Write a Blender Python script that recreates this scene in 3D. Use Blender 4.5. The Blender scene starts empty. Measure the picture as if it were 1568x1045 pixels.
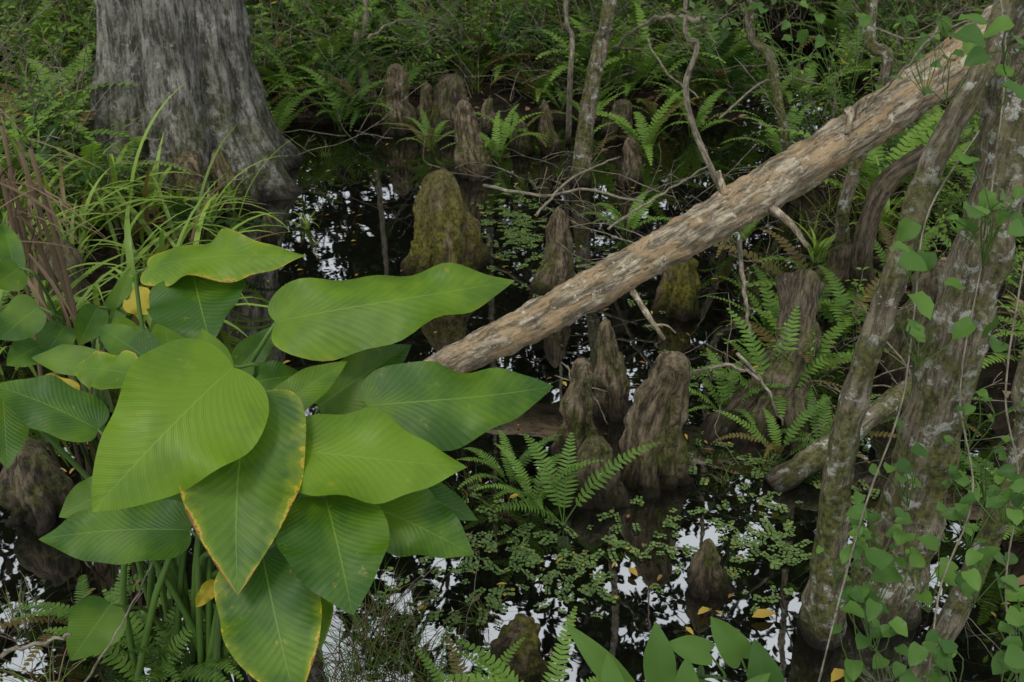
import bpy, math, random
import numpy as np
from mathutils import Vector, Matrix, noise
R=random.Random(11)
U=R.uniform
Z=Vector((0,0,1))
# ------------------------------------------------------------------ site survey
CAMH=2.2; PIT=math.radians(28); CP=math.cos(PIT); SP=math.sin(PIT); FP=1524.4
CAM=Vector((0,0,CAMH))
def ray(u,v):
    x=(u-784)/FP; y=(522.5-v)/FP
    return Vector((x,CP+y*SP,-SP+y*CP))
def G(u,v,z=0.0):
    d=ray(u,v); return CAM+d*((z-CAMH)/d.z)
def A(u,v,t): return CAM+ray(u,v)*t
def AY(u,v,Y):
    d=ray(u,v); return CAM+d*(Y/d.y)
def dep(p): return p.y*CP+(CAMH-p.z)*SP
# ------------------------------------------------------------------ mesh builder
class MB:
    def __init__(s): s.v=[];s.f=[];s.m=[];s.c=[];s.l=[]
    def add(s,vs,fs,mat=0,col=(.5,0,0),luv=None):
        o=len(s.v); s.v.extend([tuple(p) for p in vs])
        s.f.extend([tuple(i+o for i in f) for f in fs]); s.m.extend([mat]*len(fs))
        s.c.extend([col]*len(vs)); s.l.extend(luv if luv else [(0,0,0)]*len(vs))
    def arr(s):
        V=np.array(s.v,dtype=np.float32); C=np.array(s.c,dtype=np.float32); L=np.array(s.l,dtype=np.float32)
        sz=np.array([len(f) for f in s.f],dtype=np.int32)
        lo=np.array([i for f in s.f for i in f],dtype=np.int32)
        return (V,C,L,lo,sz,np.array(s.m,dtype=np.int32))
def mesh_from(name,a,mats,parent=None,smooth=True):
    V,C,L,lo,sz,mi=a
    me=bpy.data.meshes.new(name)
    me.vertices.add(len(V)); me.vertices.foreach_set('co',V.ravel())
    me.loops.add(len(lo)); me.loops.foreach_set('vertex_index',lo)
    me.polygons.add(len(sz)); st=np.concatenate([[0],np.cumsum(sz)[:-1]]).astype(np.int32)
    me.polygons.foreach_set('loop_start',st)
    for m in mats: me.materials.append(m)
    me.polygons.foreach_set('material_index',mi)
    me.update(calc_edges=True)
    me.polygons.foreach_set('use_smooth',np.full(len(sz),smooth))
    at=me.attributes.new('Col','FLOAT_COLOR','POINT')
    at.data.foreach_set('color',np.hstack([C,np.ones((len(C),1),dtype=np.float32)]).ravel())
    at=me.attributes.new('luv','FLOAT_VECTOR','POINT'); at.data.foreach_set('vector',L.ravel())
    ob=bpy.data.objects.new(name,me); bpy.context.scene.collection.objects.link(ob)
    if parent: ob.parent=parent
    return ob
def build(mb,name,mats,parent=None,smooth=True): return mesh_from(name,mb.arr(),mats,parent,smooth)
def scatter(name,temps,places,mats,parent=None):
    """places: (template_idx, loc, rotz, scale, tilt, tint)"""
    Vs,Cs,Ls,Lo,Sz,Mi=[],[],[],[],[],[]; off=0
    for (ti,loc,rz,sc,tilt,tint) in places:
        V,C,L,lo,sz,mi=temps[ti]
        M=(Matrix.Rotation(rz,3,'Z')@Matrix.Rotation(tilt,3,'X')@Matrix.Rotation(U(0,6.28),3,'Z'))
        M=np.array(M,dtype=np.float32)*sc
        Vs.append(V@M.T+np.array(loc,dtype=np.float32))
        C2=C.copy(); C2[:,0]=np.clip(C2[:,0]+tint,0,1); Cs.append(C2); Ls.append(L)
        Lo.append(lo+off); Sz.append(sz); Mi.append(mi); off+=len(V)
    return mesh_from(name,(np.vstack(Vs),np.vstack(Cs),np.vstack(Ls),np.concatenate(Lo),np.concatenate(Sz),np.concatenate(Mi)),mats,parent)
def spline(P,n):
    P=[tuple(p) for p in P]; k=len(P); out=[]
    P=[tuple(2*a-b for a,b in zip(P[0],P[1]))]+P+[tuple(2*a-b for a,b in zip(P[-1],P[-2]))]
    for i in range(n):
        x=i/(n-1)*(k-1); j=min(int(x),k-2); t=x-j
        a,b,c,d=P[j],P[j+1],P[j+2],P[j+3]
        out.append(tuple(.5*(2*q+(r-p)*t+(2*p-5*q+4*r-s)*t*t+(3*q-p-3*r+s)*t**3) for p,q,r,s in zip(a,b,c,d)))
    return out
def tube(mb,pts,rad,seg=8,mat=0,col=(.5,0,0),fl=None,nz=0,nsc=5,cap=True,zs=1.0):
    n=len(pts); pts=[Vector(p[:3]) for p in pts]; vs=[];lv=[];fs=[]; X=None; s=0
    for i in range(n):
        T=(pts[min(i+1,n-1)]-pts[max(i-1,0)]); T=T.normalized() if T.length>1e-9 else Z
        if X is None: X=(Vector((1,0,0)) if abs(T.x)<.8 else Vector((0,1,0)))
        X=(X-T*X.dot(T)).normalized(); Y=T.cross(X)
        if i: s+=(pts[i]-pts[i-1]).length
        for j in range(seg):
            th=2*math.pi*j/seg; r=rad[i]
            if fl: r*=fl(th,i/(n-1))
            q=pts[i]+(X*math.cos(th)+Y*math.sin(th))*r
            if nz:
                w=Vector((q.x,q.y,q.z*zs))*nsc
                q+=(X*math.cos(th)+Y*math.sin(th))*rad[i]*nz*(noise.noise(w)+.5*noise.noise(w*2.7)+.3*noise.noise(w*6))
            vs.append(q); lv.append((rad[i]*math.cos(th),rad[i]*math.sin(th),s))
    for i in range(n-1):
        for j in range(seg):
            a=i*seg+j; b=i*seg+(j+1)%seg; fs.append((a,b,b+seg,a+seg))
    if cap:
        vs.append(pts[0]); lv.append((0,0,0)); vs.append(pts[-1]); lv.append((0,0,s)); c=len(vs)
        for j in range(seg):
            fs.append(((j+1)%seg,j,c-2)); fs.append(((n-1)*seg+j,(n-1)*seg+(j+1)%seg,c-1))
    mb.add(vs,fs,mat,col,lv)
# ------------------------------------------------------------------ materials
class NT:
    def __init__(s,name):
        s.m=bpy.data.materials.new(name); s.m.use_nodes=True; s.t=s.m.node_tree; s.t.nodes.clear()
    def a(s,typ,ins={},**pr):
        n=s.t.nodes.new('ShaderNode'+typ)
        for k,v in pr.items(): setattr(n,k,v)
        for k,v in ins.items():
            if isinstance(v,bpy.types.NodeSocket): s.t.links.new(v,n.inputs[k])
            else: n.inputs[k].default_value=v
        return n
    def mix(s,f,a,b,mode='MIX'):
        c=lambda x:(x if isinstance(x,bpy.types.NodeSocket) else (*x,1)) 
        return s.a('Mix',{0:f,6:c(a),7:c(b)},data_type='RGBA',blend_type=mode).outputs[2]
    def ma(s,op,a,b=0.0,c=0.0): return s.a('Math',{0:a,1:b,2:c},operation=op).outputs[0]
    def mr(s,v,a,b,c=0.0,d=1.0): return s.a('MapRange',{0:v,1:a,2:b,3:c,4:d},interpolation_type='SMOOTHSTEP').outputs[0]
    def noise(s,vec,scale,det=4,rough=.6): return s.a('TexNoise',{'Vector':vec,'Scale':scale,'Detail':det,'Roughness':rough}).outputs[0]
    def attr(s,n): return s.a('Attribute',attribute_name=n)
    def out(s,sh): s.t.links.new(sh,s.a('OutputMaterial').inputs[0]); return s.m
    def bump(s,h,st=.5,d=.01): return s.a('Bump',{'Height':h,'Strength':st,'Distance':d}).outputs[0]
def bark(name,dark,light,lich=(.38,.39,.33),lamt=.3,moss=(.06,.075,.01),mamt=.3,gs=1,bst=.8,mossz=.6,warm=None):
    k=NT(name); luv=k.attr('luv').outputs['Vector']; pos=k.a('NewGeometry').outputs['Position']
    mp=k.a('Mapping',{'Vector':luv,'Scale':(1,1,.16)}).outputs[0]
    n1=k.noise(mp,55*gs,7,.78); n2=k.noise(luv,7,4); n3=k.noise(pos,23*gs,6,.7); n4=k.noise(pos,5,4)
    c=k.mix(k.mr(n1,.40,.60),dark,light)
    c=k.mix(k.mr(n3,.42,.30,0,.7),c,tuple(x*.35 for x in dark))
    c=k.mix(k.mr(n2,.4,.7,0,.5),c,tuple(x*.65 for x in dark))
    h=k.ma('ADD',n1,k.ma('MULTIPLY',n3,.9))
    if warm:
        mp2=k.a('Mapping',{'Vector':luv,'Scale':(1,1,.35)}).outputs[0]
        pl_=k.noise(mp2,15,8,.7); f_=k.mr(pl_,.49,.53)
        c=k.mix(k.ma('MULTIPLY',f_,.75),c,k.mix(n1,tuple(x*.6 for x in warm),tuple(x*1.4 for x in warm)))
        h=k.ma('SUBTRACT',h,k.ma('MULTIPLY',f_,.5))
        c=k.mix(k.mr(k.noise(mp2,60,4,.7),.60,.66,0,.7),c,tuple(x*.4 for x in dark))
    lf=k.ma('MULTIPLY',k.mr(n3,.72-.3*lamt,.78-.3*lamt,0,.85),k.mr(n4,.55-.35*lamt,.7-.35*lamt))
    c=k.mix(lf,c,lich)
    sx=k.a('SeparateXYZ',{0:pos})
    zf=k.mr(sx.outputs[2],0,mossz,1,.15)
    mf=k.ma('MULTIPLY',k.mr(k.noise(pos,6.5,7,.75),.62-.2*mamt,.72-.2*mamt),zf)
    c=k.mix(k.ma('MULTIPLY',mf,.85),c,k.mix(k.mr(k.noise(pos,55,3),.35,.65),tuple(x*.35 for x in moss),tuple(x*1.6 for x in moss)))
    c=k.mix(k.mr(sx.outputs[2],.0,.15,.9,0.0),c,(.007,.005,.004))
    b=k.a('BsdfPrincipled',{'Base Color':c,'Roughness':.85,'Normal':k.bump(h,bst,.030/gs),'Specular IOR Level':.12})
    return k.out(b.outputs[0])
def leafmat(name,c1,c2,yel=(.32,.24,.02),trans=.28,rough=.5,spec=.15):
    k=NT(name); cs=k.a('SeparateColor',{0:k.attr('Col').outputs['Color']})
    c=k.mix(cs.outputs[0],c1,c2)
    c=k.mix(cs.outputs[1],c,yel)
    c=k.mix(cs.outputs[2],c,(.11,.065,.028))
    b=k.a('BsdfPrincipled',{'Base Color':c,'Roughness':rough,'Specular IOR Level':spec})
    if not trans: return k.out(b.outputs[0])
    t=k.a('BsdfTranslucent',{'Color':k.mix(1.0,c,(1.3,1.4,.6),'MULTIPLY')})
    return k.out(k.a('MixShader',{0:trans,1:b.outputs[0],2:t.outputs[0]}).outputs[0])
def bigleaf(name,c1,c2):
    k=NT(name); l=k.a('SeparateXYZ',{0:k.attr('luv').outputs['Vector']}); cs=k.a('SeparateColor',{0:k.attr('Col').outputs['Color']})
    pos=k.a('NewGeometry').outputs['Position']
    s=k.ma('ABSOLUTE',l.outputs[0]); t=l.outputs[1]; edge=l.outputs[2]
    n=k.noise(pos,6,3); nf=k.noise(pos,45,5,.7)
    ph=k.ma('SUBTRACT',t,k.ma('MULTIPLY',k.ma('POWER',s,.8),k.ma('MULTIPLY',k.ma('SUBTRACT',1.1,t),.5)))
    ph=k.ma('ADD',ph,k.ma('MULTIPLY',n,.05))
    w=k.ma('SINE',k.ma('MULTIPLY',ph,2*math.pi*17)); w2=k.ma('SINE',k.ma('MULTIPLY',ph,2*math.pi*61))
    c=k.mix(k.ma('ADD',cs.outputs[0],k.mr(n,.3,.7,-.4,.35)),c1,c2)
    c=k.mix(k.mr(w,.3,1,0,.07),c,tuple(x*1.5 for x in c2))
    c=k.mix(k.mr(w2,.3,1,0,.18),c,tuple(x*.5 for x in c1))
    c=k.mix(k.mr(s,.006,.022,.5,0.0),c,(.14,.23,.03))
    c=k.mix(k.mr(k.noise(pos,120,3,.7),.63,.70,0,.5),c,(.13,.10,.02))
    c=k.mix(k.mr(nf,.64,.70,0,.5),c,(.17,.15,.025))
    c=k.mix(k.mr(k.noise(pos,14,6,.75),.62,.70,0,.6),c,(.19,.18,.02))
    e=k.ma('ADD',s,k.mr(nf,.3,.7,-.07,.07)); e=k.ma('ADD',e,k.mr(n,.35,.65,-.16,.05))
    tip=k.ma('MULTIPLY',k.ma('MAXIMUM',k.ma('SUBTRACT',t,.85),0.0),k.ma('MULTIPLY',edge,1.1))
    e=k.ma('ADD',e,k.ma('ADD',k.ma('MULTIPLY',edge,.08),tip))
    halo=k.mr(e,.72,1.02,0,.55)
    c=k.mix(k.ma('MULTIPLY',halo,k.mr(edge,.3,1)),c,(.18,.22,.012))
    c=k.mix(k.ma('MULTIPLY',k.mr(e,.98,1.03),k.mr(edge,.3,1.0,.0,.9)),c,(.36,.26,.02))
    c=k.mix(k.ma('MULTIPLY',k.mr(e,1.03,1.08),k.mr(edge,.3,.9)),c,(.14,.065,.02))
    c=k.mix(cs.outputs[1],c,(.36,.26,.02))
    h=k.ma('ADD',k.ma('MULTIPLY',w,.5),k.ma('MULTIPLY',w2,.15)); h=k.ma('ADD',h,k.ma('MULTIPLY',n,2.5))
    nb=k.bump(h,.26,.002)
    b=k.a('BsdfPrincipled',{'Base Color':c,'Roughness':.44,'Normal':nb,'Specular IOR Level':.24})
    tr=k.a('BsdfTranslucent',{'Color':k.mix(1.0,c,(1.4,1.5,.5),'MULTIPLY'),'Normal':nb})
    return k.out(k.a('MixShader',{0:.28,1:b.outputs[0],2:tr.outputs[0]}).outputs[0])
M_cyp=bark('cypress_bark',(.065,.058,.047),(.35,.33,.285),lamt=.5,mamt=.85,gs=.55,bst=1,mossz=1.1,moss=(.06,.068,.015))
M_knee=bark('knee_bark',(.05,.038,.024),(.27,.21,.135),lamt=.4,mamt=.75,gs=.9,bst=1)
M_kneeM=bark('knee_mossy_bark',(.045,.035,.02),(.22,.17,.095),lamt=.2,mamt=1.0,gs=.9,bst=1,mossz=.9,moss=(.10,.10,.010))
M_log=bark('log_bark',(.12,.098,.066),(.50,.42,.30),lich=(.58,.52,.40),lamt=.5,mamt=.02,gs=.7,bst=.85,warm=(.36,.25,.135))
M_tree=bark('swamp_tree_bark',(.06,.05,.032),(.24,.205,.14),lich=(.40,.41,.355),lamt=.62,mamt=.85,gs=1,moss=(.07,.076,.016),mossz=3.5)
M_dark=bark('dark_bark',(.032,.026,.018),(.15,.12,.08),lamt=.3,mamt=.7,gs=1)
M_twig=bark('twig_bark',(.10,.085,.062),(.32,.28,.205),lamt=.2,mamt=.15,gs=2)
M_fern=leafmat('fern_green',(.022,.056,.012),(.145,.245,.04))
M_grass=leafmat('grass_green',(.04,.085,.014),(.19,.28,.048),rough=.4,spec=.22)
M_shrub=leafmat('shrub_green',(.02,.05,.011),(.15,.245,.04),rough=.45)
M_vine=leafmat('vine_green',(.022,.06,.012),(.085,.16,.028),rough=.45)
M_float=leafmat('floating_green',(.03,.062,.015),(.105,.15,.045),rough=.45,trans=0)
M_dead=leafmat('dead_leaf',(.05,.034,.02),(.24,.175,.10),trans=0,rough=.8)
M_fallen=leafmat('fallen_leaf',(.09,.055,.02),(.3,.2,.04),trans=0,rough=.5)
M_hero=bigleaf('broad_leaf',(.022,.066,.004),(.100,.176,.006))
M_stem=leafmat('stem_green',(.035,.075,.012),(.08,.14,.026),trans=0)
M_far=leafmat('canopy_green',(.016,.034,.009),(.055,.092,.02),trans=0)
M_ftr=leafmat('distant_bark',(.035,.03,.023),(.07,.06,.045),trans=0,rough=.9)
def groundmat():
    k=NT('swamp_soil'); pos=k.a('NewGeometry').outputs['Position']
    n=k.noise(pos,14,8,.75); n2=k.noise(pos,2,4)
    c=k.mix(k.mr(n,.35,.7),(.008,.006,.004),(.05,.037,.023))
    c=k.mix(k.mr(n2,.5,.7,0,.5),c,(.018,.024,.008))
    return k.out(k.a('BsdfPrincipled',{'Base Color':c,'Roughness':.9,'Specular IOR Level':.1,'Normal':k.bump(n,1,.05)}).outputs[0])
def watermat():
    k=NT('dark_water'); pos=k.a('NewGeometry').outputs['Position']
    h=k.ma('ADD',k.noise(pos,3,2),k.ma('MULTIPLY',k.noise(pos,14,2),.10))
    nb=k.bump(h,.08,.012)
    f=k.noise(pos,30,6,.8)
    c=k.mix(k.mr(f,.6,.75,0,.3),(.003,.003,.002),(.02,.016,.009))
    return k.out(k.a('BsdfPrincipled',{'Base Color':c,'Roughness':.01,'IOR':3.3,'Normal':nb}).outputs[0])
# ------------------------------------------------------------------ terrain + water
def sm(a,b,x):
    t=min(1,max(0,(x-a)/(b-a))); return t*t*(3-2*t)
BOX=[(-.1,4.2,1.6,3.2),(-1.6,2.0,2.0,1.6),(1.3,7.2,1.2,.5),(2.6,9.0,.45,1.9)]
def hgt(x,y):
    d=1e9
    for cx,cy,hx,hy in BOX:
        qx=abs(x-cx)-hx; qy=abs(y-cy)-hy
        d=min(d,math.hypot(max(qx,0),max(qy,0))+min(max(qx,qy),0))
    s=sm(-.15,.6,d+noise.noise(Vector((x*.9,y*.9,0)))*.4)
    return -.25+.35*s+min(.5,max(0,d)*.03)+(noise.noise(Vector((x*2.3,y*2.3,4)))*.1+noise.noise(Vector((x*8,y*8,1)))*.03)*s
mb=MB(); n=240
ax=[(abs(i/(n/2)-1)**2.6*150+abs(i/(n/2)-1)*8)*(1 if i>n/2 else -1) for i in range(n+1)]
vs=[(x,y+5,hgt(x,y+5)) for y in ax for x in ax]
mb.add(vs,[(j*(n+1)+i,j*(n+1)+i+1,(j+1)*(n+1)+i+1,(j+1)*(n+1)+i) for j in range(n) for i in range(n)])
build(mb,'ground',[groundmat()])
mb=MB(); mb.add([(-9,-2,0),(9,-2,0),(9,14,0),(-9,14,0)],[(0,1,2,3)]); build(mb,'water',[watermat()])
# ------------------------------------------------------------------ leaf primitives
def leafgrid(mb,B,T,S,N,hw,nt=8,ns=4,bow=.1,fold=.15,rip=.0,edge=0,tone=.5,yel=0,mat=0,lobe=.1,cv=0,rk=9):
    A_=T-B; L=A_.length; ax=A_.normalized(); vs=[];lv=[];fs=[]; ph=U(0,6); ph2=U(0,6)
    mx=(.333**.47)*(.667**.94); asy=U(-.07,.07)
    for i in range(nt+1):
        t=i/nt; tt=min(1,max(0,.5-.5*math.cos(math.pi*t))) if nt>10 else t
        wn=(max(tt,0)**.47*max(1-tt,0)**.94)/mx
        if nt>10: wn*=1+.035*math.sin(tt*11+ph)
        w=max(hw*wn,hw*.01)
        for j in range(-ns,ns+1):
            s=j/ns
            p=B+A_*tt+N*(bow*L*math.sin(math.pi*tt**.9))+S*(cv*L*math.sin(math.pi*tt))
            p+=S*(s*w*(1+asy*(1 if s>0 else -1)))+N*(fold*w*abs(s)**1.2)-ax*(lobe*L*abs(s)**1.5*(1-tt)**3*min(1,wn*1.2))
            p+=N*(rip*hw*(math.sin(rk*tt+ph+(1.7 if s>0 else 0))+.5*math.sin(2.3*rk*tt+ph2+(2.1 if s>0 else 0)))*s*s*math.sin(math.pi*tt))
            vs.append(p); lv.append((s,tt,edge))
    w_=2*ns+1
    for i in range(nt):
        for j in range(2*ns):
            a=i*w_+j; fs.append((a,a+1,a+1+w_,a+w_))
    mb.add(vs,fs,mat,(tone,yel,0),lv)
def sleaf(mb,B,D,N,L,W,col,mat=0):
    S=D.cross(N).normalized()*W*.5; N=S.cross(D).normalized()
    p=[B,B+D*L*.35+S+N*W*.12,B+D*L*.35,B+D*L*.35-S+N*W*.12,B+D*L*.72+S*.72-N*L*.03,B+D*L*.72-N*L*.06,B+D*L*.72-S*.72-N*L*.03,B+D*L-N*L*.18]
    mb.add(p,[(0,2,1),(0,3,2),(1,2,5,4),(2,3,6,5),(4,5,7),(5,6,7)],mat,col)
def screenleaf(mb,bu,bv,bt,tu,tv,tt,wpx,roll=0,bow=.08,fold=.12,rip=.1,edge=.2,tone=.5,yel=0,cv=0,nt=36,ns=9,mat=0,lobe=.1):
    B=A(bu,bv,bt);T=A(tu,tv,tt); ax=(T-B).normalized(); mid=(B+T)/2; V=(CAM-mid).normalized()
    N0=(V-ax*V.dot(ax)).normalized(); S0=ax.cross(N0)
    r=math.radians(roll)
    S=S0*math.cos(r)+N0*math.sin(r); N=N0*math.cos(r)-S0*math.sin(r)
    if N.z<N0.z and roll>0:
        S=S0*math.cos(r)-N0*math.sin(r); N=N0*math.cos(r)+S0*math.sin(r)
    hw=wpx/2*dep(mid)/FP/max(.5,math.cos(r)*.96)
    leafgrid(mb,B,T,S,N,hw,nt,ns,bow,fold,rip,edge,tone,yel,mat,lobe,cv)
    return B,(T-B),N
# ------------------------------------------------------------------ hero plant
crown=G(300,1000); crown.z=-.05
def petiole(mb,B,D,c,r=.006,mat=1,sp=.16):
    L=(B-c).length
    p0=c+Vector((U(-sp,sp),U(-sp,sp),0)); p1=p0.lerp(B,.4)+Vector((0,0,L*.16)); p2=B-D.normalized()*.05+Vector((0,0,-.07))
    P=spline([p0,p1,p2,B],14)
    tube(mb,P,[r*1.2*(1-i/13)+r*.6 for i in range(14)],6,mat,(U(.0,.6),0,0))
HL=[ # bu,bv,bt, tu,tv,tt, w, roll,bow,fold,rip,edge,tone
(226,410,2.75,470,392,2.6,66,42,.05,-.1,.35,.75,.75),
(296,420,2.7,322,526,2.55,146,10,.03,.1,.15,.0,.0),  # shaded underside: the shade is put into the leaf colour by the low tone
(422,494,2.42,788,430,2.5,112,32,.09,-.12,.34,.45,.75,0,.05),
(358,562,2.13,141,784,1.95,200,12,.08,.06,.2,.25,1.0),
(384,606,2.19,364,911,1.98,182,5,.05,.14,.18,.92,.2,0,.03),
(430,690,2.17,715,716,2.2,128,28,.10,.0,.26,.3,.9,0,.05),
(562,622,2.32,847,592,2.42,122,28,.09,-.08,.24,.2,.25,0,.06),
(498,762,2.14,540,942,2.0,166,8,.07,.12,.18,.2,.2),
(556,772,2.25,725,850,2.22,110,20,.07,.05,.22,.3,.15),
(290,812,2.25,59,826,2.25,92,24,.07,.0,.22,.25,.2),
(402,848,2.10,455,1085,1.97,152,8,.06,.1,.18,.9,.2),
(150,658,2.4,-14,588,2.4,80,25,.06,.05,.2,.4,.3),
(336,592,2.4,309,503,2.4,62,0,.05,.4,.0,.1,.6),
(398,646,2.28,532,553,2.38,56,15,.06,.3,.15,.1,.5),
(488,622,2.42,630,528,2.5,80,10,.05,.2,.15,.0,.35),
(365,592,2.42,467,574,2.5,58,30,.05,.1,.1,.0,.2),
(580,735,2.35,732,797,2.32,60,25,.05,.1,.15,.0,.1),
(4,598,2.45,12,718,2.35,76,0,.05,.1,.1,.35,.4),
(205,574,2.42,114,564,2.5,62,30,.05,.1,.25,.8,.8),
(152,560,2.6,48,548,2.6,46,20,.05,.1,.1,.2,.5),
(118,604,2.5,48,580,2.5,36,10,.05,.1,.4,1.0,.9,.7),
(360,572,2.5,428,498,2.55,44,10,.05,.2,.1,.0,.3),
(486,900,2.15,490,996,2.1,44,0,.05,.1,.1,.9,.6),
(180,745,2.45,90,792,2.4,62,20,.05,.1,.1,.0,.1),
(300,600,2.5,220,540,2.6,80,10,.05,.1,.1,.0,.1),
(420,610,2.55,330,590,2.5,90,20,.05,.1,.1,.0,.0),
(460,760,2.45,600,690,2.5,90,20,.05,.1,.1,.0,.0),
(300,760,2.5,200,700,2.5,110,20,.05,.1,.1,.0,.0),
(240,560,2.6,150,500,2.7,60,10,.05,.2,.1,.0,.2),
(330,890,2.3,300,930,2.3,24,0,.1,.5,.5,1,.6,.7),
]
hero=bpy.data.objects.new('alligator_flag_plant',None); bpy.context.scene.collection.objects.link(hero)
mb=MB(); ms=MB()
for h in HL:
    B,D,N=screenleaf(mb,*h)
    petiole(ms,B,D,crown,mat=0)
build(mb,'leaves',[M_hero],hero); build(ms,'stems',[M_stem],hero)
pl2=bpy.data.objects.new('arrowhead_plant',None); bpy.context.scene.collection.objects.link(pl2)
mb=MB(); ms=MB(); c2=G(150,640); c2.z=-.02
for h in [(212,500,3.1,180,545,3.0,66,0,.05,.1,.1,.1,.5),(60,470,3.0,0,520,3.0,60,20,.05,.1,.1,.1,.2),(30,410,3.0,-10,440,3.0,50,0,.05,.1,.1,.1,.2),
          (200,450,3.2,235,480,3.2,45,0,.05,.1,.3,1,.9,.7),(150,470,3.2,120,530,3.2,44,0,.05,.2,.1,.1,.3),(260,540,3.0,250,490,3.1,50,10,.05,.1,.1,.1,.2),
          (100,500,3.2,60,560,3.1,50,10,.05,.1,.1,.1,.1),(60,530,3.1,10,560,3.0,50,20,.05,.1,.1,.1,.1),(170,500,3.3,200,410,3.4,32,0,.05,.3,.1,.1,.2),
          (25,420,3.1,5,340,3.2,34,0,.05,.3,.1,.1,.2)]:
    B,D,N=screenleaf(mb,*h,nt=14,ns=5); petiole(ms,B,D,c2,.005,0)
build(mb,'leaves',[M_hero],pl2); build(ms,'stems',[M_stem],pl2)
pk=bpy.data.objects.new('pickerelweed_plant',None); bpy.context.scene.collection.objects.link(pk)
mb=MB(); ms=MB(); c3=G(1040,1080); c3.z=-.05
for h in [(962,1056,2.5,866,954,2.5,38,0),(1012,1046,2.5,1004,952,2.5,48,10),(1085,1000,2.5,1020,985,2.5,40,10),(1135,1008,2.5,1088,944,2.5,46,0),
          (1182,1070,2.45,1155,978,2.45,52,0),(1052,1070,2.4,1052,1006,2.4,38,0),(945,1085,2.4,930,1000,2.4,40,0),(1120,1080,2.4,1180,1030,2.4,30,0)]:
    B,D,N=screenleaf(mb,*h,.05,.3,.1,.05,U(.2,.7),nt=14,ns=4,lobe=.25); petiole(ms,B,D,c3,.004,0)
build(mb,'leaves',[M_vine],pk); build(ms,'stems',[M_stem],pk)
mb=MB(); B,D,N=screenleaf(mb,170,925,2.6,108,1012,2.55,80,0,.05,.15,.15,.1,.15,nt=16,ns=5)
ms=MB(); petiole(ms,B,D,G(250,960),.004,0)
p=bpy.data.objects.new('arrowhead_plant',None); bpy.context.scene.collection.objects.link(p); build(mb,'leaf',[M_hero],p); build(ms,'stem',[M_stem],p)
# ------------------------------------------------------------------ cypress knees
def kneegeo(mb,base,Rr,H,lean=(0,0),blunt=.42,flare=1.5,k=5,seed=0,mat=0,seg=52,rings=56,fa=.15,top=.84):
    rn=random.Random(seed); ph=rn.uniform(0,6); ph2=rn.uniform(0,6); ph3=rn.uniform(0,6); pts=[];rad=[]
    for i in range(rings):
        s=i/(rings-1); z=-.2+(H+.2)*s; q=min(1,max(0,z/H))
        r=Rr*(blunt+(1-blunt)*(1-q)**flare)*(1+.05*math.sin(q*8+ph2)+.03*math.sin(q*19+ph))
        if q>top: r*=max(.05,math.sqrt(max(0,1-((q-top)/(1-top))**2)))
        pts.append((base[0]+lean[0]*q**1.3+.12*Rr*math.sin(q*5+ph),base[1]+lean[1]*q**1.3+.1*Rr*math.sin(q*4+ph3),z)); rad.append(r)
    def fl(th,s): return 1+fa*(1-.3*s)*(math.sin(k*th+ph+s*1.2)+.6*abs(math.sin((k+1)*th+ph2-s*1.5))+.4*math.sin((2*k+3)*th+ph3)-.3)
    tube(mb,pts,rad,seg,mat,(.5,0,0),fl,.5,1.1/max(Rr,.03),True,.42)
KN=0
def knee(u,v,w,h,du=0,blunt=.42,flare=1.5,k=4,mat=None,lobes=(),name='cypress_knee',fa=.15):
    global KN; KN+=1
    b=G(u,v); t=dep(b); Rr=w/2*t/FP; b.y+=Rr*.6; H=h*t/FP/.93
    mb=MB(); kneegeo(mb,b,Rr,H,(du*t/FP,0),blunt,flare,k,KN,fa=fa)
    for i,(lu,lw,lh) in enumerate(lobes):
        kneegeo(mb,(b.x+lu*t/FP,b.y-Rr*.3,0),lw/2*t/FP,lh*t/FP,(-lu*.35*t/FP,Rr*.2),.5,1.2,3,KN*10+i)
    build(mb,name,[mat or M_knee])
knee(678,422,108,144,8,.36,.9,4,M_kneeM,((-34,44,60),(30,38,72),(2,44,50),(14,26,140),(-6,24,146)))
knee(846,452,58,128,10,.3,1.0,4,None,((10,26,60),))
knee(722,272,54,108,-12,.4,1.1,4,M_knee,((14,30,50),(-10,24,80)))
knee(610,205,46,96,2,.5,1.1,5,None,((-16,20,60),))
knee(578,192,26,54,-8,.4,1,4)
knee(650,200,30,66,5,.5,1.1,5)
knee(694,205,56,80,0,.6,1.2,6,M_dark,((-26,26,74),(28,28,54)),fa=.22)
knee(745,205,28,50,8,.35,1,4)
knee(842,235,30,75,-12,.35,1.1,4); knee(800,235,34,46,-8,.35,1.1,4,M_dark)
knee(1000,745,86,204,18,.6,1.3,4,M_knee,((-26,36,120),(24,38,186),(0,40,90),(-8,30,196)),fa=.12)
knee(888,700,62,150,-4,.42,1.2,5,M_knee,((-22,34,70),(18,30,60),(6,24,130)))
knee(916,772,80,96,-4,.5,1.4,5,M_dark,((-30,36,80),(24,40,60)))
knee(938,640,48,150,-14,.42,1.0,4,M_knee,((8,24,110),))
knee(1036,478,70,78,8,.55,1.2,4,M_kneeM,((-18,30,70),))
knee(1086,912,64,88,-8,.16,1.0,4,M_knee,((14,30,50),(-16,26,40)))
knee(797,1046,86,76,-2,.7,1.4,5,M_kneeM,((-20,36,60),))
knee(58,800,92,120,4,.7,1.5,5,M_dark,((-24,40,90),))
knee(1408,600,96,190,0,.7,1.4,5,M_dark,((-30,40,120),),name='tree_stump')
knee(110,520,70,140,-5,.7,1.3,7,M_dark,((-20,30,120),),name='rotten_stump')
knee(410,368,24,34,2,.5,1.2,4)
knee(965,285,36,70,0,.45,1.2,4); knee(1112,118,40,60,0,.6,1.2,4,M_dark); knee(948,215,42,56,0,.55,1.2,4,M_dark)
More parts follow.
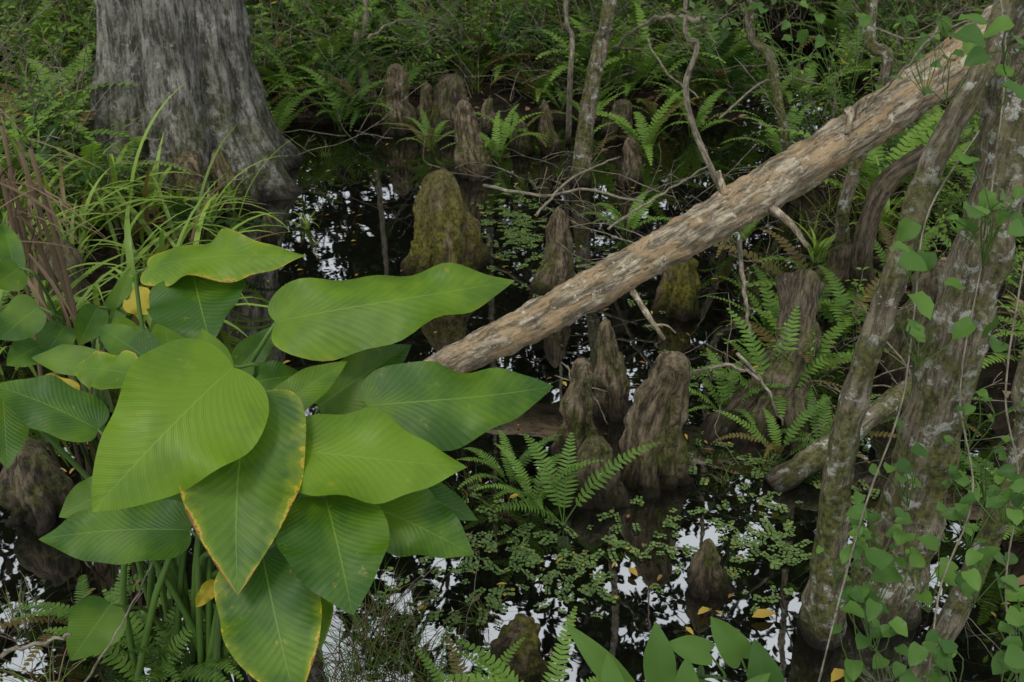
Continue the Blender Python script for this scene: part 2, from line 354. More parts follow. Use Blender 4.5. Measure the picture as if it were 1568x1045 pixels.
knee(1215,300,46,60,0,.5,1.2,4,M_dark); knee(1270,470,60,90,10,.5,1.3,5,M_dark)
# root mass of the tree at the right
mb=MB()
for pth,r in [([(1075,705,4.0,),(1110,650,4.05),(1165,595,4.1),(1215,520,4.2),(1235,430,4.3)],.075),([(1140,715,3.9),(1160,660,3.95),(1190,600,4.05),(1225,520,4.2)],.07),
              ([(1230,710,3.85),(1215,650,3.95),(1220,580,4.1),(1232,500,4.2)],.06),([(1030,680,4.1),(1090,650,4.15),(1150,620,4.2)],.04)]:
    q=spline([A(*a) for a in pth],34); tube(mb,q,[r*(.7+.5*abs(1-2*i/33)) for i in range(34)],24,0,(.5,0,0),lambda th,s:1+.12*math.sin(3*th+s*6),.4,8)
build(mb,'cypress_root_buttress',[M_dark])
# ------------------------------------------------------------------ leafy branches
def limb(mb,P0,D,L,r,nleaf,ls,depth=2,bm=0,lm=1,up=.3,tone=(.1,.9),n=6):
    pts=[P0]; d=D.normalized()
    for i in range(n):
        d=(d+Vector((U(-.22,.22),U(-.22,.22),U(-.12,.2)*up))).normalized(); pts.append(pts[-1]+d*L/n)
    tube(mb,pts,[r*(1-.75*i/n) for i in range(n+1)],(5 if depth else 3),bm,cap=False)
    if depth>0:
        for i in range(2,n+1):
            dd=(d*.4+Vector((U(-1,1),U(-1,1),U(-.5,.6)))).normalized()
            limb(mb,pts[i],dd,L*.45,r*.4,nleaf,ls,depth-1,bm,lm,up,tone,n)
    else:
        for i in range(1,n+1):
            for _ in range(nleaf):
                dd=Vector((U(-1,1),U(-1,1),U(-.7,.5))).normalized()
                s=ls*U(.6,1.3)
                nn=Vector((U(-.6,.6),U(-.6,.6),1)).normalized()
                S=dd.cross(nn).normalized()*s*.28; b=pts[i]+dd*s*.2
                mb.add([b,b+dd*s*.5+S,b+dd*s,b+dd*s*.5-S],[(0,1,2,3)],lm,(U(*tone),0,0))
# big cypress
cb=G(268,318); cb.y+=.45
def cypress(mb,b,R0,H,k,seed,lean=(0,0),seg=96):
    rn=random.Random(seed);ph=rn.uniform(0,6);ph2=rn.uniform(0,6);pts=[];rad=[]
    zs=[-.3,-.1,0,.05,.1,.16,.23,.3,.38,.46,.55,.65,.75,.85,1,1.15,1.3,1.5,1.8,2.2,2.8,3.6,4.6,6,8,10,12,H]
    for z in zs:
        q=max(z,0); r=R0*(.60+.40*math.exp(-q/.5))*(1-.55*q/H)
        pts.append((b.x+lean[0]*q,b.y+lean[1]*q,z)); rad.append(r)
    def fl(th,s):
        i=s*(len(zs)-1); z=max(0,zs[int(round(i))]); a=.16*math.exp(-z/.9)+.045
        return 1+a*(math.sin(k*th+ph+.3*math.sin(z*2))+.6*math.sin((2*k+1)*th+ph2+z*.4)+.35*math.sin((3*k+2)*th+ph))
    tube(mb,pts,rad,seg,0,(.5,0,0),fl,.08,4)
    return pts,rad
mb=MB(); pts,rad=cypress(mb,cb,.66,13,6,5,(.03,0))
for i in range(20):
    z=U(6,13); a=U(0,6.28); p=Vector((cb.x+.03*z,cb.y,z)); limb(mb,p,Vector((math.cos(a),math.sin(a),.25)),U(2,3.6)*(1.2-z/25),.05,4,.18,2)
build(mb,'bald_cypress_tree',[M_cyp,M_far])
knee(292,335,80,92,-4,.55,1.3,5,M_knee,((-22,36,60),(20,40,80)))
knee(346,318,56,80,-6,.45,1.3,4,M_knee,((12,26,50),)); knee(392,300,44,60,-8,.4,1.3,4,M_knee); knee(240,322,60,50,0,.5,1.4,4)
# ------------------------------------------------------------------ fallen log
mb=MB()
P=[G(600,610,-.08),A(690,556,4.27),A(860,470,4.33),A(1040,368,4.4),A(1200,275,4.47),A(1400,142,4.55),A(1590,5,4.65),A(1750,-120,4.8)]
P=spline([(p.x,p.y,p.z) for p in P],220)
rr=[.064+.050*min(1,i/170) for i in range(220)]
tube(mb,P,rr,56,0,(.5,0,0),lambda th,s:1+.04*math.sin(3*th+s*9)+.03*math.sin(2*th-s*25)+.02*math.sin(s*60),.17,11)
def stub(px,t0,px2,t1,r0,r1):
    a=A(*px,t0);b=A(*px2,t1); m=(a+b)/2+Vector((U(-.02,.02),0,U(-.01,.03)))
    q=spline([a,m,b],9); tube(mb,q,[r0+(r1-r0)*i/8 for i in range(9)],9,0,(.5,0,0),None,.25,30)
stub((1180,318),4.42,(1236,378),4.2,.022,.009); stub((968,445),4.35,(1018,520),4.25,.016,.008)
stub((1312,190),4.45,(1326,150),4.4,.03,.012); stub((1110,300),4.4,(1100,262),4.40,.024,.01); stub((1505,80),4.5,(1560,150),4.3,.03,.02)
stub((990,500),4.3,(1035,510),4.25,.006,.003); stub((1300,170),4.4,(1296,205),4.33,.024,.012)
build(mb,'fallen_log',[M_log])
# ------------------------------------------------------------------ right-hand trees
def tree(name,pp,mat,n=40,seg=20,crown=None,fa=.05,nz=.14,nsc=9):
    mb=MB(); q=spline(pp,n); k=R.randint(3,5); ph=U(0,6)
    tube(mb,q,[a[3] for a in q],seg,0,(.5,0,0),lambda th,s:1+fa*math.sin(k*th+ph+s*6),nz,nsc)
    if crown:
        c,ll,lv,s=crown
        for i in range(c):
            f=U(.78,1); p=q[int(f*(n-1))]; a=U(0,6.28)
            limb(mb,Vector(p[:3]),Vector((math.cos(a),math.sin(a),.5)),ll*U(.6,1.2),p[3]*.4,lv,s,1)
    build(mb,name,[mat,M_far]); return q
def pz(p,r): return (p.x,p.y,p.z,r)
t1=[pz(G(1258,1000,-.2),.085),pz(AY(1262,935,2.2),.06),pz(AY(1273,830,2.2),.044),pz(AY(1290,680,2.2),.037),pz(AY(1335,520,2.2),.034),pz(AY(1388,360,2.22),.031),pz(AY(1432,235,2.25),.03),pz(AY(1500,120,2.3),.028),pz(AY(1545,0,2.4),.026),(1.5,2.7,3.6,.022),(1.6,3.0,5,.01)]
q1=tree('swamp_ash_tree',t1,M_tree,90,24,(5,1.2,2,.07),.07,.26,14)
t2=[pz(G(1330,1000,-.2),.15),pz(AY(1345,930,2.35),.12),pz(AY(1388,800,2.35),.09),pz(AY(1432,640,2.35),.078),pz(AY(1480,480,2.35),.071),pz(AY(1520,320,2.37),.066),pz(AY(1556,170,2.4),.062),pz(AY(1590,20,2.45),.06),(1.6,2.6,3.6,.05),(1.9,2.9,5.5,.03),(2,3,7,.01)]
q2=tree('swamp_ash_tree',t2,M_tree,90,30,(6,1.6,2,.08),.08,.24,11)
t3=[pz(G(1385,1075,-.2),.04),pz(AY(1400,1050,1.95),.033),pz(AY(1480,900,1.95),.03),pz(AY(1535,770,1.95),.028),pz(AY(1575,640,1.95),.026),pz(AY(1600,500,1.95),.024),(1.35,2.0,2.6,.015)]
q3=tree('swamp_ash_tree',t3,M_tree,60,16,None,.06,.2,14)
b1=[pz(G(1180,745),.05),pz(AY(1250,700,3.05),.046),pz(AY(1330,640,3.15),.043),pz(AY(1410,580,3.3),.04),pz(AY(1480,500,3.5),.036)]
tree('fallen_branch',b1,M_tree,40,18,None,.06,.25,12)
tree('sapling_tree',[pz(G(888,300,-.1),.08),pz(AY(892,240,6.4),.062),pz(AY(905,140,6.4),.055),pz(AY(922,60,6.4),.05),pz(AY(938,-30,6.4),.045),(.9,6.6,4,.03),(1,7,6.5,.01)],M_tree,40,14,(6,1.2,2,.09))
tree('sapling_tree',[pz(G(870,235,-.1),.022),pz(AY(873,120,6.9),.018),pz(AY(876,60,6.9),.016),pz(AY(868,-40,6.9),.015),(.5,7,3.6,.008)],M_twig,30,8,(4,.7,2,.07))
tree('sapling_tree',[pz(G(1125,330,-.05),.022),pz(AY(1104,290,5.3),.019),pz(AY(1064,200,5.3),.017),pz(AY(1050,130,5.3),.016),pz(AY(1068,68,5.3),.014),pz(AY(1050,0,5.3),.012),(1.0,5.4,3,.006)],M_twig,30,8,(4,.7,2,.06))
tree('sapling_tree',[pz(G(1300,430,-.1),.05),pz(AY(1290,330,4.9),.035),pz(AY(1330,200,4.9),.03),pz(AY(1360,90,4.9),.03),pz(AY(1340,-30,5),.028),(2,5.2,4,.015)],M_tree,30,12,(5,1,2,.08))
tree('sapling_tree',[pz(G(1345,480,-.1),.07),pz(AY(1320,400,4.3),.05),pz(AY(1350,290,4.3),.045),pz(AY(1420,230,4.3),.04)],M_dark,30,12)
tree('sapling_tree',[pz(G(1225,330,-.1),.04),pz(AY(1200,200,6),.03),pz(AY(1180,90,6.1),.028),pz(AY(1150,-30,6.2),.026),(1.6,6.4,4,.01)],M_tree,30,10,(4,1,2,.08))
tree('sapling_tree',[pz(G(560,160,-.0),.035),pz(AY(545,60,8.8),.03),pz(AY(560,-30,8.8),.026),(-1.2,9,5,.012)],M_twig,30,8,(6,1.2,2,.09))
tree('sapling_tree',[pz(G(760,120,.0),.05),pz(AY(750,40,9.6),.045),pz(AY(745,-30,9.6),.04),(-.2,9.8,6,.015)],M_tree,30,10,(6,1.4,2,.1))
mb=MB()
for pth,r in [([(1075,30,5.5),(1000,30,6.0),(940,75,6.6)],.016),([(740,285,5.9),(830,300,5.6),(900,290,5.5),(985,312,5.3)],.010),([(820,330,5.4),(880,270,5.6),(950,240,5.8)],.008),
              ([(1010,420,4.9),(1060,330,5.0),(1110,300,5.1)],.009),([(1050,575,4.1),(1110,560,4.0),(1165,580,3.95)],.010),([(1130,540,4.0),(1170,590,3.95),(1200,650,3.9)],.008),
              ([(0,1003,2.5),(60,985,2.45),(110,972,2.4)],.006),([(130,1045,2.5),(190,950,2.4),(235,860,2.3)],.003),([(1440,40,3.4),(1380,110,3.5),(1320,170,3.7)],.006),
              ([(1568,60,3.2),(1500,30,3.3),(1400,60,3.6),(1330,40,3.9)],.006),([(930,350,5.1),(1010,300,5.2),(1090,250,5.3)],.007),([(1130,370,4.7),(1140,450,4.4),(1150,520,4.3)],.012),
              ([(860,555,4.2),(905,600,4.0),(930,650,3.9)],.003),([(870,560,4.1),(880,620,4.0),(900,660,3.9)],.003),([(850,575,4.1),(895,590,4.0),(930,600,3.9)],.0025),
              ([(560,60,8.2),(620,30,8.4),(700,50,8.6)],.012),([(1100,180,6.5),(1180,120,6.6),(1260,130,6.8)],.008),([(990,60,7),(1020,110,6.6),(1070,150,6.2)],.008)]:
    q=spline([A(*a) for a in pth],16); q=[Vector(a)+Vector((U(-1,1),U(-1,1),U(-1,1)))*r*.8 for a in q]
    tube(mb,q,[r*(1-.4*i/15) for i in range(16)],7)
build(mb,'dead_branches',[M_twig])
# ------------------------------------------------------------------ plant templates
def frond(mb,base,az,el,L,pairs=22,pl=.1,bend=1.5,tint=.5,curl=0,wf=.42,lm=0,sm_=1,br=0):
    p=Vector(base); n=pairs+4; st=L/n; pts=[p.copy()]
    for i in range(n):
        f=i/n; e=el-bend*f**1.3; a=az+curl*f
        T=Vector((math.cos(a)*math.cos(e),math.sin(a)*math.cos(e),math.sin(e))); p=p+T*st; pts.append(p.copy())
        if i>=4:
            g=(i-4)/pairs; l=pl*min(1,.45+g*2.2)*(1-g)**.65*U(.9,1.08)
            S=T.cross(Z).normalized(); N=S.cross(T)
            for sg in (-1,1):
                D=(S*sg+T*U(.2,.4)+N*U(.0,.25)).normalized(); w=st*wf
                q=p+D*l*.62
                mb.add([p-T*w,p+T*w,q+T*w*.8,q-T*w*.8,p+D*l-N*l*.14],[(0,1,2,3),(3,2,4)],lm,(min(1,max(0,tint+U(-.12,.12))),0,br))
    tube(mb,pts[::2]+[pts[-1]],[.0035*(1-.8*i/(len(pts[::2]))) for i in range(len(pts[::2])+1)],3,sm_,(tint,0,br),cap=False)
def blade(mb,base,az,el,L,w,bend,seg=8,tint=.5,dead=0,mat=0,fold=.3):
    p=Vector(base); st=L/seg; vs=[]
    for i in range(seg+1):
        f=i/seg; e=el-bend*f**1.4; T=Vector((math.cos(az)*math.cos(e),math.sin(az)*math.cos(e),math.sin(e)))
        S=T.cross(Z).normalized(); N=S.cross(T); ww=w*.5*min(1,.5+f*2)*(1-f**2.2)
        vs+= [p-S*ww+N*ww*fold,p,p+S*ww+N*ww*fold]; p=p+T*st
    fs=[]
    for i in range(seg):
        a=i*3; fs+=[(a,a+1,a+4,a+3),(a+1,a+2,a+5,a+4)]
    mb.add(vs,fs,mat,(tint,0,dead))
ferns=[]
for k in range(6):
    mb=MB(); nf=R.randint(7,11)
    for i in range(nf):
        frond(mb,(U(-.03,.03),U(-.03,.03),0),i*6.28/nf+U(-.3,.3),U(.9,1.45),U(.55,.9),R.randint(18,25),U(.075,.115),U(1.0,1.9),U(.3,.7),U(-.3,.3),br=(.8 if U(0,1)<.08 else 0))
    ferns.append(mb.arr())
straps=[]
for k in range(4):
    mb=MB()
    for i in range(18): blade(mb,(U(-.05,.05),U(-.05,.05),0),U(0,6.28),U(.8,1.5),U(.35,.75),U(.026,.05),U(.8,2.2),9,U(.3,.8),(.9 if U(0,1)<.12 else 0))
    straps.append(mb.arr())
grasses=[]
for k in range(4):
    mb=MB()
    for i in range(46): blade(mb,(U(-.09,.09),U(-.09,.09),0),U(0,6.28),U(.6,1.5),U(.2,.55),U(.004,.008),U(.6,2.2),6,U(.2,.7),(.9 if U(0,1)<.35 else 0))
    grasses.append(mb.arr())
shrubs=[]
for k in range(7):
    mb=MB(); ls=U(.045,.09); asp=U(.3,.6)
    for i in range(8):
        p=Vector((U(-.12,.12),U(-.12,.12),0)); d=Vector((U(-.5,.5),U(-.5,.5),1)).normalized(); pts=[p]; L=U(.5,1.0)
        for j in range(10):
            d=(d+Vector((U(-.2,.2),U(-.2,.2),U(-.12,.08)))).normalized(); p=p+d*L/10; pts.append(p)
            if j>1:
                for _ in range(3):
                    a=U(0,6.28); D=Vector((math.cos(a),math.sin(a),U(-.2,.5))).normalized()
                    q=p+D*U(0,.05)
                    sleaf(mb,q,D,(Z+Vector((U(-.3,.3),U(-.3,.3),0))).normalized(),ls*U(.7,1.3),ls*asp*U(.8,1.2),(U(.1,.9),(.9 if U(0,1)<.02 else 0),0))
        tube(mb,pts,[.004]*11,3,1,cap=False)
    shrubs.append(mb.arr())
tw=[]
for k in range(6):
    mb=MB()
    for i in range(5):
        p=Vector((U(-.2,.2),U(-.2,.2),U(-.02,.2))); d=Vector((U(-1,1),U(-1,1),U(-.1,.8))).normalized(); pts=[p]; L=U(.3,1.1)
        for j in range(9):
            d=(d+Vector((U(-.25,.25),U(-.25,.25),U(-.25,.2)))).normalized(); p=p+d*L/9; pts.append(p)
            if j>2 and U(0,1)<.4:
                e=(d+Vector((U(-.9,.9),U(-.9,.9),U(-.6,.6)))).normalized(); qs=[p]
                for _ in range(4): e=(e+Vector((U(-.3,.3),U(-.3,.3),U(-.3,.3)))).normalized(); qs.append(qs[-1]+e*L*.07)
                tube(mb,qs,[.0025]*5,3,0,cap=False)
        r=U(.003,.007); tube(mb,pts,[r*(1-.6*j/9) for j in range(10)],4,0,cap=False)
    tw.append(mb.arr())
# ------------------------------------------------------------------ scatter the banks
def ok(x,y): return math.hypot(x-cb.x,y-cb.y)>.75
fp,sp,gp,shp,twp=[],[],[],[],[]
c=0
while c<2400:
    x=U(-8,8.5); y=U(1.6,13.5)
    h=hgt(x,y); d_=dep(Vector((x,y,0)))
    if abs(x)>.56*d_+.5: continue
    c+=1
    if h<.0 or not ok(x,y): continue
    near=y<5.2
    if x<-1.3 and y<2.6: continue
    if near and U(0,1)<.35: continue
    gap=noise.noise(Vector((x*1.6,y*1.6,20)))
    if gap<-.25 and not near: continue
    sc=U(.35,.58) if near else U(.55,1.1)+max(0,y-9)*.07
    if y>7.0 and y<8.3: sc*=.78
    r=U(0,1); tint=U(-.35,.35)+(.36 if noise.noise(Vector((x*.9,y*.9,9)))>0.0 else -.18)
    pl=(x,y,h-.02)
    kind=r*.7+.3*(noise.noise(Vector((x*.8,y*.8,31)))+.5)
    if kind<.44: fp.append((R.randint(0,5),pl,U(0,6.28),sc*U(.85,1.25),U(-.2,.2),tint))
    elif kind<.70: shp.append((R.randint(0,6),pl,U(0,6.28),sc*.95,U(-.25,.25),tint))
    elif kind<.80: sp.append((R.randint(0,3),pl,U(0,6.28),sc,U(-.2,.2),tint+.1))
    else: gp.append((R.randint(0,3),pl,U(0,6.28),sc*1.2,U(-.2,.2),tint))
    if U(0,1)<.4: twp.append((R.randint(0,5),pl,U(0,6.28),sc*(.7 if near else 1.2),U(-.4,.4),0))
def put(lst,n,items,tilt=.15):
    for (u,v,s,ti) in items:
        p=G(u,v); p.z=max(0,hgt(p.x,p.y)) ; lst.append((R.randint(0,n-1),(p.x,p.y,p.z-.02),U(0,6.28),s,U(-tilt,tilt),ti))
put(fp,6,[(765,250,.6,.3),(990,240,.85,.35),(1010,190,.8,.3),(45,330,1.2,.2),(90,300,1.2,.3),(30,420,.9,.2),(20,360,1.1,.3),(420,220,.9,.3),(450,180,1.0,.3),(520,200,.8,.3),(380,210,.9,.3),(400,170,1.0,.3),(350,200,.9,.2),(200,290,.8,.1),(150,290,1.0,.2),(120,260,1.1,.3),
 (790,225,.6,.35),(1250,490,.8,.1),(1290,520,.75,.1),(1230,600,.65,.1),(1195,700,.4,.0),(1260,690,.45,.0),(820,780,.42,.0),(780,740,.35,-.1),(300,1040,.45,-.05),(130,960,.42,-.1),(240,1060,.5,-.1),(180,1000,.4,0),
 (830,1120,.45,.3),(720,1120,.4,.1),(1230,160,.9,.2),(1300,130,1,.2),(1180,170,.8,.3),(1450,300,.8,.1),(1530,420,.7,0),(200,130,1.2,0),(60,150,1.2,.15),(640,60,1,.3),(1480,480,.6,0),(560,120,.9,.3),(500,150,.9,.3),(700,110,.9,.3),
 (1350,330,.8,.1),(1180,520,.5,.1),(960,360,.5,.1),(1130,380,.5,.1),(660,230,.5,.1),(1060,210,.7,.3),(830,170,.8,.3),(1560,300,.7,0),(1420,660,.4,0),(900,200,.7,.3),(1200,250,.7,.2),(1130,160,.7,.2),(730,160,.8,.4),(640,150,.8,.4),(580,150,.7,.3),(780,150,.9,.4),(1110,640,.4,.0),(1180,600,.45,.1)])
put(sp,4,[(190,360,.7,.35),(130,400,.75,.3),(230,350,.75,.4),(90,420,.8,.2),(300,280,.75,.5),(335,305,.6,.5),(260,300,.75,.45),(320,340,.5,.4),(220,300,.8,.4),(360,320,.5,.4),(280,340,.6,.4),(965,130,1.0,.45),(985,120,.9,.45),(950,110,1.0,.45),(60,480,.8,.2),(160,330,.9,.3),(1560,540,.5,.1),(470,350,.3,.2),(1250,400,.55,.2),(210,400,.65,.3),(240,420,.5,.3),(120,460,.7,.2),(40,430,.9,.3),(10,400,1.0,.3),(80,380,1.0,.4)])
put(gp,4,[(600,1010,.55,-.3),(650,1040,.55,-.3),(560,1050,.6,-.3),(620,950,.45,-.3),(520,1060,.5,-.3),(570,980,.55,-.25),(680,1060,.5,-.25),(590,940,.45,-.3),(540,1000,.5,-.3),(740,950,.3,-.3),(770,790,.3,-.3),(720,760,.3,-.3),
 (1180,720,.35,-.2),(1110,740,.25,-.2),(420,250,.5,.1),(500,240,.4,.1),(70,1080,.6,-.1),(30,960,.4,-.3),(1180,420,.5,.1),(1210,450,.5,.1),(1140,440,.35,.1),(1240,360,.6,.1)])
put(shp,7,[(1150,150,.8,.4),(1250,200,.8,.3),(1400,250,.8,.3),(1480,200,.8,.3),(1350,180,.9,.3),(1500,350,.6,.2),(1210,640,.4,.1),(1300,560,.5,.1)])
put(twp,6,[(u,v,U(.5,.9),0) for u,v in [(870,310),(930,320),(800,290),(1000,300),(1060,330),(900,350),(960,340),(840,270),(1050,420),(1130,400),(1150,600),(1220,640),(1190,420),(720,240),(560,225),(460,260),(1250,560),(1450,700),(1350,620),(1480,560),(1300,380),(1380,300)]])
put(twp,6,[(u,v,U(.3,.45),0) for u,v in [(60,1040),(120,1030),(20,1000),(1500,1000),(1400,900),(620,985),(600,1030),(680,1020),(1100,600),(560,1000)]])
scatter('fern_undergrowth',ferns,fp,[M_fern,M_stem])
scatter('strap_leaf_undergrowth',straps,sp,[M_grass])
scatter('grass',grasses,gp,[M_grass])
scatter('leafy_undergrowth',shrubs,shp,[M_shrub,M_twig])
scatter('dead_twigs',tw,twp,[M_twig])
mb=MB()
for i in range(150):
    x=U(-2.9,-1.5); y=U(3.7,5.4); blade(mb,(x,y,max(0,hgt(x,y))),U(-1.3,1.3) if U(0,1)<.7 else U(0,6.28),U(.8,1.45),U(.5,1.0),U(.02,.044),U(1.0,2.1),11,U(.3,1),(.9 if U(0,1)<.1 else 0))
build(mb,'tall_grass',[M_grass])
def fernobj(u,v,L,list_,tint=.6,z=0):
    b=G(u,v); b.z=z; mb=MB()
    for az,el,l,bd in list_: frond(mb,b,math.radians(az),el,l*L,20,.075*L/.5,bd,tint,U(-.2,.2),wf=.36)
    build(mb,'sword_fern',[M_fern,M_stem])
fernobj(862,805,.42,[(25,1.0,1.1,1.0),(120,1.2,.9,1.3),(200,1.0,.7,1.4),(80,1.3,.8,1.0)],.45)
fernobj(1180,640,.5,[(60,1.3,1,1.0),(120,1.3,1,1.0),(20,1.2,.9,1.3),(170,1.1,.8,1.2),(260,1.2,.8,1.5)],.5)
mb=MB()
for i in range(70):
    p=A(U(-30,60),U(210,400),U(3.3,3.8)); blade(mb,p,U(0,6.28),U(-1.4,.0),U(.25,.45),U(.006,.02),U(.3,1.2),7,U(0,.6),0,0)
for i in range(6):
    p=A(U(-20,60),U(160,300),U(3.4,3.7)); b=Vector((p.x+U(-.1,.1),p.y+U(-.1,.1),-.05)); q=spline([b,(b+p)/2+Vector((U(-.05,.05),0,.03)),p],8); tube(mb,q,[.009]*8,6,0,(.2,0,0))
build(mb,'dead_palm_fronds',[M_dead])
# ------------------------------------------------------------------ climbing vine on the right
mb=MB()
def roundleaf(p,s,tone):
    D=Vector((U(-1,1),U(-1,.4),U(-.6,.2))).normalized(); N=(Vector((U(-.4,.4),U(-.9,.0),1))).normalized(); S=D.cross(N).normalized(); N=S.cross(D)
    leafgrid(mb,p,p+D*s,S,N,s*U(.36,.44),8,3,.06,U(.05,.35),.15,0,tone,(.35 if U(0,1)<.02 else 0),0,.2)
CL=[(1420,490,2.0,6,55,.06),(1400,365,2.0,4,50,.06),(1500,330,2.0,8,60,.05),(1545,60,1.9,5,50,.055),(1462,28,1.9,3,25,.06),(1525,500,2.1,2,30,.075),(1545,135,1.9,2,30,.06),
 (1345,800,2.3,12,60,.045),(1405,860,2.2,9,60,.065),(1330,930,2.2,10,50,.045),(1480,770,2.2,12,55,.04),(1350,1000,2.2,10,60,.045),(1540,750,2.0,14,40,.038),(1550,930,2.0,14,50,.048),
 (1450,1000,2.0,10,50,.045),(1500,860,2.1,8,50,.05),(1380,700,2.5,8,60,.04),(1290,850,2.4,5,30,.035),(1400,1030,2.1,8,60,.05),(1490,620,2.2,6,60,.03),(1530,330,2.1,5,40,.05),(1200,30,4,10,80,.06),(1440,90,3,6,50,.05),(1550,1000,1.9,8,50,.05),(1470,330,2.1,3,30,.045),(1400,30,4,14,90,.06),(1300,60,4.5,14,90,.06),(1520,700,2.3,12,60,.03),(1340,870,2.5,14,60,.03)]
for u,v,t,nn,sp_,ls in CL:
    base=A(u+U(-20,20),v+sp_*1.3,t+.15)
    for i in range(nn):
        q=A(u+R.gauss(0,sp_*.5),v+R.gauss(0,sp_*.5),t+U(-.12,.18)); roundleaf(q,ls*U(.6,1.15),U(.1,.9))
        m=(base+q)/2+Vector((U(-.03,.03),U(-.03,.03),U(-.02,.04))); w=spline([base,m,q],7); tube(mb,w,[.0015]*7,3,1,(.5,0,0),cap=False)
for path in ([(1250,1060),(1290,900),(1330,760),(1380,620),(1400,480),(1420,330),(1500,200)],[(1420,1060),(1440,900),(1490,760),(1470,600),(1500,420),(1520,280),(1540,100),(1530,-20)],[(1560,1060),(1540,900),(1560,740),(1540,600),(1568,400)]):
    q=spline([A(u,v,2.15+U(-.05,.05)) for u,v in path],40); tube(mb,q,[.0022]*40,5,2,(.5,0,0),None,.2,30)
build(mb,'climbing_vine',[M_vine,M_stem,M_twig])
# ------------------------------------------------------------------ floating plants and fallen leaves
def disc(mb,x,y,r,z,tone,yel=0):
    a0=U(0,6.28); vs=[(x,y,z+.002)]+[(x+r*math.cos(a0+i*math.pi/3.5)*U(.85,1.1),y+r*math.sin(a0+i*math.pi/3.5),z+U(0,.004)) for i in range(7)]
    mb.add(vs,[(0,1+i,1+(i+1)%7) for i in range(7)],0,(tone,yel,0))
mb=MB()
for u,v,rx,ry,nn in [(795,355,.24,.6,420),(1170,835,.26,.16,140),(830,850,.28,.18,130),(1000,800,.22,.12,40),(760,830,.2,.2,60),(1080,590,.2,.3,80),(1280,780,.25,.2,50),(895,900,.2,.06,30),(940,420,.3,.4,90),(1180,920,.2,.12,14),(1320,700,.25,.3,40),(700,900,.3,.16,60),(1130,700,.25,.2,50)]:
    c0=G(u,v)
    for i in range(nn):
        x=c0.x+R.gauss(0,rx*.6); y=c0.y+R.gauss(0,ry*.6); a=U(0,6.28); s=U(.004,.0095)
        if noise.noise(Vector((x*7,y*7,3)))<-.08: continue
        for j in range(R.randint(2,6)):
            a+=U(-.3,.3); x+=math.cos(a)*s*1.5; y+=math.sin(a)*s*1.5
            for sg in (-1,1): disc(mb,x-math.sin(a)*s*sg,y+math.cos(a)*s*sg,s*U(.7,1.0),.004+U(0,.006),U(.1,1),(.4 if U(0,1)<.03 else 0))
build(mb,'floating_plants',[M_float])
mb=MB()
for i in range(420):
    x=U(-1.8,1.9);y=U(1.8,7.4)
    if hgt(x,y)>-.02: continue
    a=U(0,6.28); D=Vector((math.cos(a),math.sin(a),0)); L=U(.015,.042)
    sleaf(mb,Vector((x,y,.012)),D,Z,L,L*U(.3,.5),(U(0,1)**1.6,(.4 if U(0,1)<.2 else 0),(.8 if U(0,1)<.5 else 0)))
for u,v,L in [(1150,952,.08),(1290,1032,.07),(1085,938,.05),(962,876,.05)]:
    p=G(u,v); a=U(0,6.28); sleaf(mb,p+Vector((0,0,.018)),Vector((math.cos(a),math.sin(a),.2)).normalized(),Z,L,L*.5,(.7,.2,0))
build(mb,'fallen_leaves',[M_fallen])
mb=MB()
for i in range(9000):
    x=U(-6,6);y=U(1.2,11)
    h=hgt(x,y)
    if h<-.03: continue
    a=U(0,6.28); D=Vector((math.cos(a),math.sin(a),U(-.3,.4))).normalized(); L=U(.03,.09)
    sleaf(mb,Vector((x,y,max(h,0)+U(.01,.05))),D,(Z+Vector((U(-.6,.6),U(-.6,.6),0))).normalized(),L,L*U(.25,.5),(U(0,1),0,(.7 if U(0,1)<.4 else 0)))
build(mb,'leaf_litter',[M_dead])
# ------------------------------------------------------------------ far forest
usp=[]
for i in range(75):
    x=U(-11,11); y=U(12.5,16)+abs(x)*.05; usp.append((R.randint(0,6),(x,y,hgt(x,y)-.05),U(0,6.28),U(2.4,4.6),U(-.2,.2),U(-.4,.2)))
scatter('understory_shrubs',shrubs,usp,[M_far,M_ftr])
tt=[]
for k in range(4):
    mb=MB(); H=U(9.6,11.8); r0=U(.13,.2); ph=U(0,6)
    pts=[(.25*math.sin(z*.3+ph),.25*math.cos(z*.25+ph),z) for z in [H*i/14 for i in range(15)]]
    tube(mb,pts,[r0*(1-.8*i/14)+(.1 if i==0 else 0) for i in range(15)],9,0,nz=.1,nsc=2)
    for i in range(27):
        f=U(.2,1)**.8; p=pts[int(f*14)]; a=U(0,6.28)
        limb(mb,Vector(p),Vector((math.cos(a),math.sin(a),U(0,.5))),U(1.5,3.2)*(1.25-.6*f),.045,4,.2,2,n=5)
    tt.append(mb.arr())
pl=[]
for x,y in [(-4.5,12.5),(1.4,13.2),(5.5,12.5),(-1.2,13.0),(-9,14),(11,14),(-1.6,16),(4,17),(-6,18),(9,18),(-12,20),(0,20),(-4,22),(5,23),(12,26),(-10,26),(-16,24),(17,24),(2,28),(-17,13),(18,13),(-7.5,9.5),(7.5,9.5),(-15,4),(16,5)]:
    pl.append((R.randint(0,3),(x+U(-.5,.5),y+U(-.5,.5),hgt(x,y)-.1),U(0,6.28),U(.9,1.15),U(-.05,.05),U(-.2,.2)))
scatter('distant_trees',tt,pl,[M_ftr,M_far])
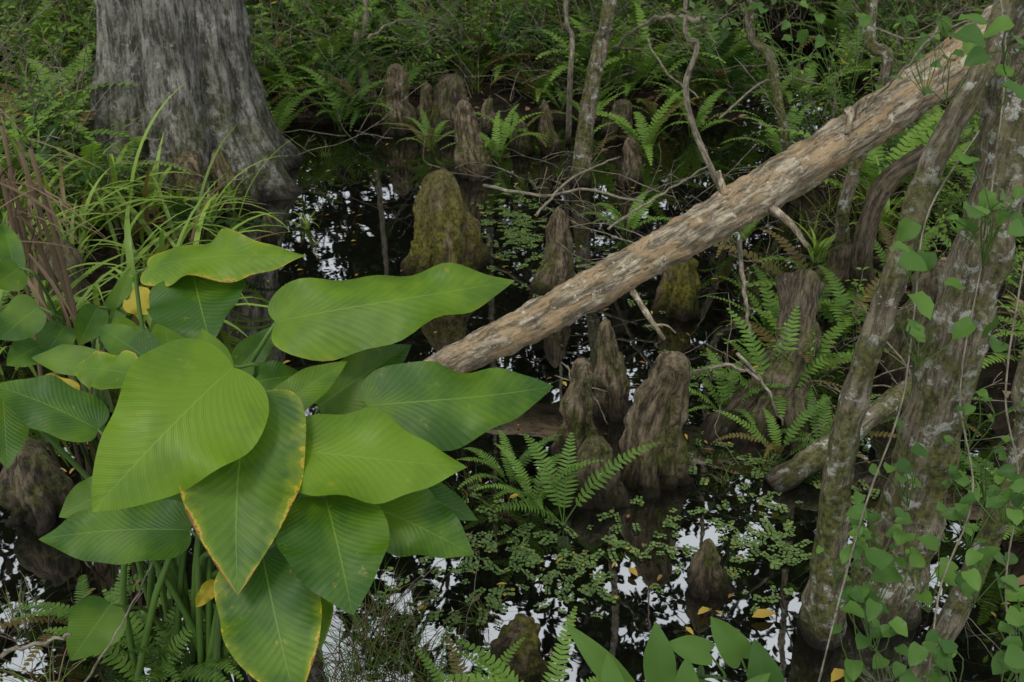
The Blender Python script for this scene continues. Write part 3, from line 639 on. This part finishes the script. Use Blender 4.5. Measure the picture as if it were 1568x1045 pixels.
# ------------------------------------------------------------------ light, sky, camera
sc=bpy.context.scene
w=bpy.data.worlds.new('World'); sc.world=w; w.use_nodes=True; nt=w.node_tree
bg=nt.nodes['Background']; sky=nt.nodes.new('ShaderNodeTexSky'); sky.sky_type='NISHITA'; sky.sun_disc=False
el=math.radians(62); rot=math.radians(-150)
sky.sun_elevation=el; sky.sun_rotation=rot; sky.dust_density=3; sky.air_density=1.0; sky.ozone_density=1.0
# thin bright overcast layer over the sky
tc=nt.nodes.new('ShaderNodeTexCoord'); cn=nt.nodes.new('ShaderNodeTexNoise'); cn.inputs['Scale'].default_value=3; cn.inputs['Detail'].default_value=5
nt.links.new(tc.outputs['Generated'],cn.inputs['Vector'])
cr=nt.nodes.new('ShaderNodeMapRange'); cr.inputs[1].default_value=.3; cr.inputs[2].default_value=.7; cr.inputs[3].default_value=.6; cr.inputs[4].default_value=.95
nt.links.new(cn.outputs[0],cr.inputs[0])
mx_=nt.nodes.new('ShaderNodeMix'); mx_.data_type='RGBA'; nt.links.new(cr.outputs[0],mx_.inputs[0]); nt.links.new(sky.outputs[0],mx_.inputs[6]); mx_.inputs[7].default_value=(12.6,13.3,13.8,1)
nt.links.new(mx_.outputs[2],bg.inputs[0]); bg.inputs[1].default_value=.15
sd=bpy.data.lights.new('sun','SUN'); sd.energy=1.5; sd.angle=math.radians(12); sd.color=(1,.95,.84)
so=bpy.data.objects.new('sun',sd); sc.collection.objects.link(so)
d=Vector((math.sin(rot)*math.cos(el),math.cos(rot)*math.cos(el),math.sin(el))); so.rotation_euler=d.to_track_quat('Z','Y').to_euler()
cd=bpy.data.cameras.new('camera'); co=bpy.data.objects.new('camera',cd); sc.collection.objects.link(co)
cd.lens=35; cd.sensor_width=36; cd.clip_end=600; cd.clip_start=.05; co.location=CAM; co.rotation_euler=(math.pi/2-PIT,0,0)
cd.dof.use_dof=True; cd.dof.focus_distance=2.8; cd.dof.aperture_fstop=9
sc.camera=co
sc.view_settings.view_transform='Standard'; sc.view_settings.look='None'; sc.view_settings.exposure=0
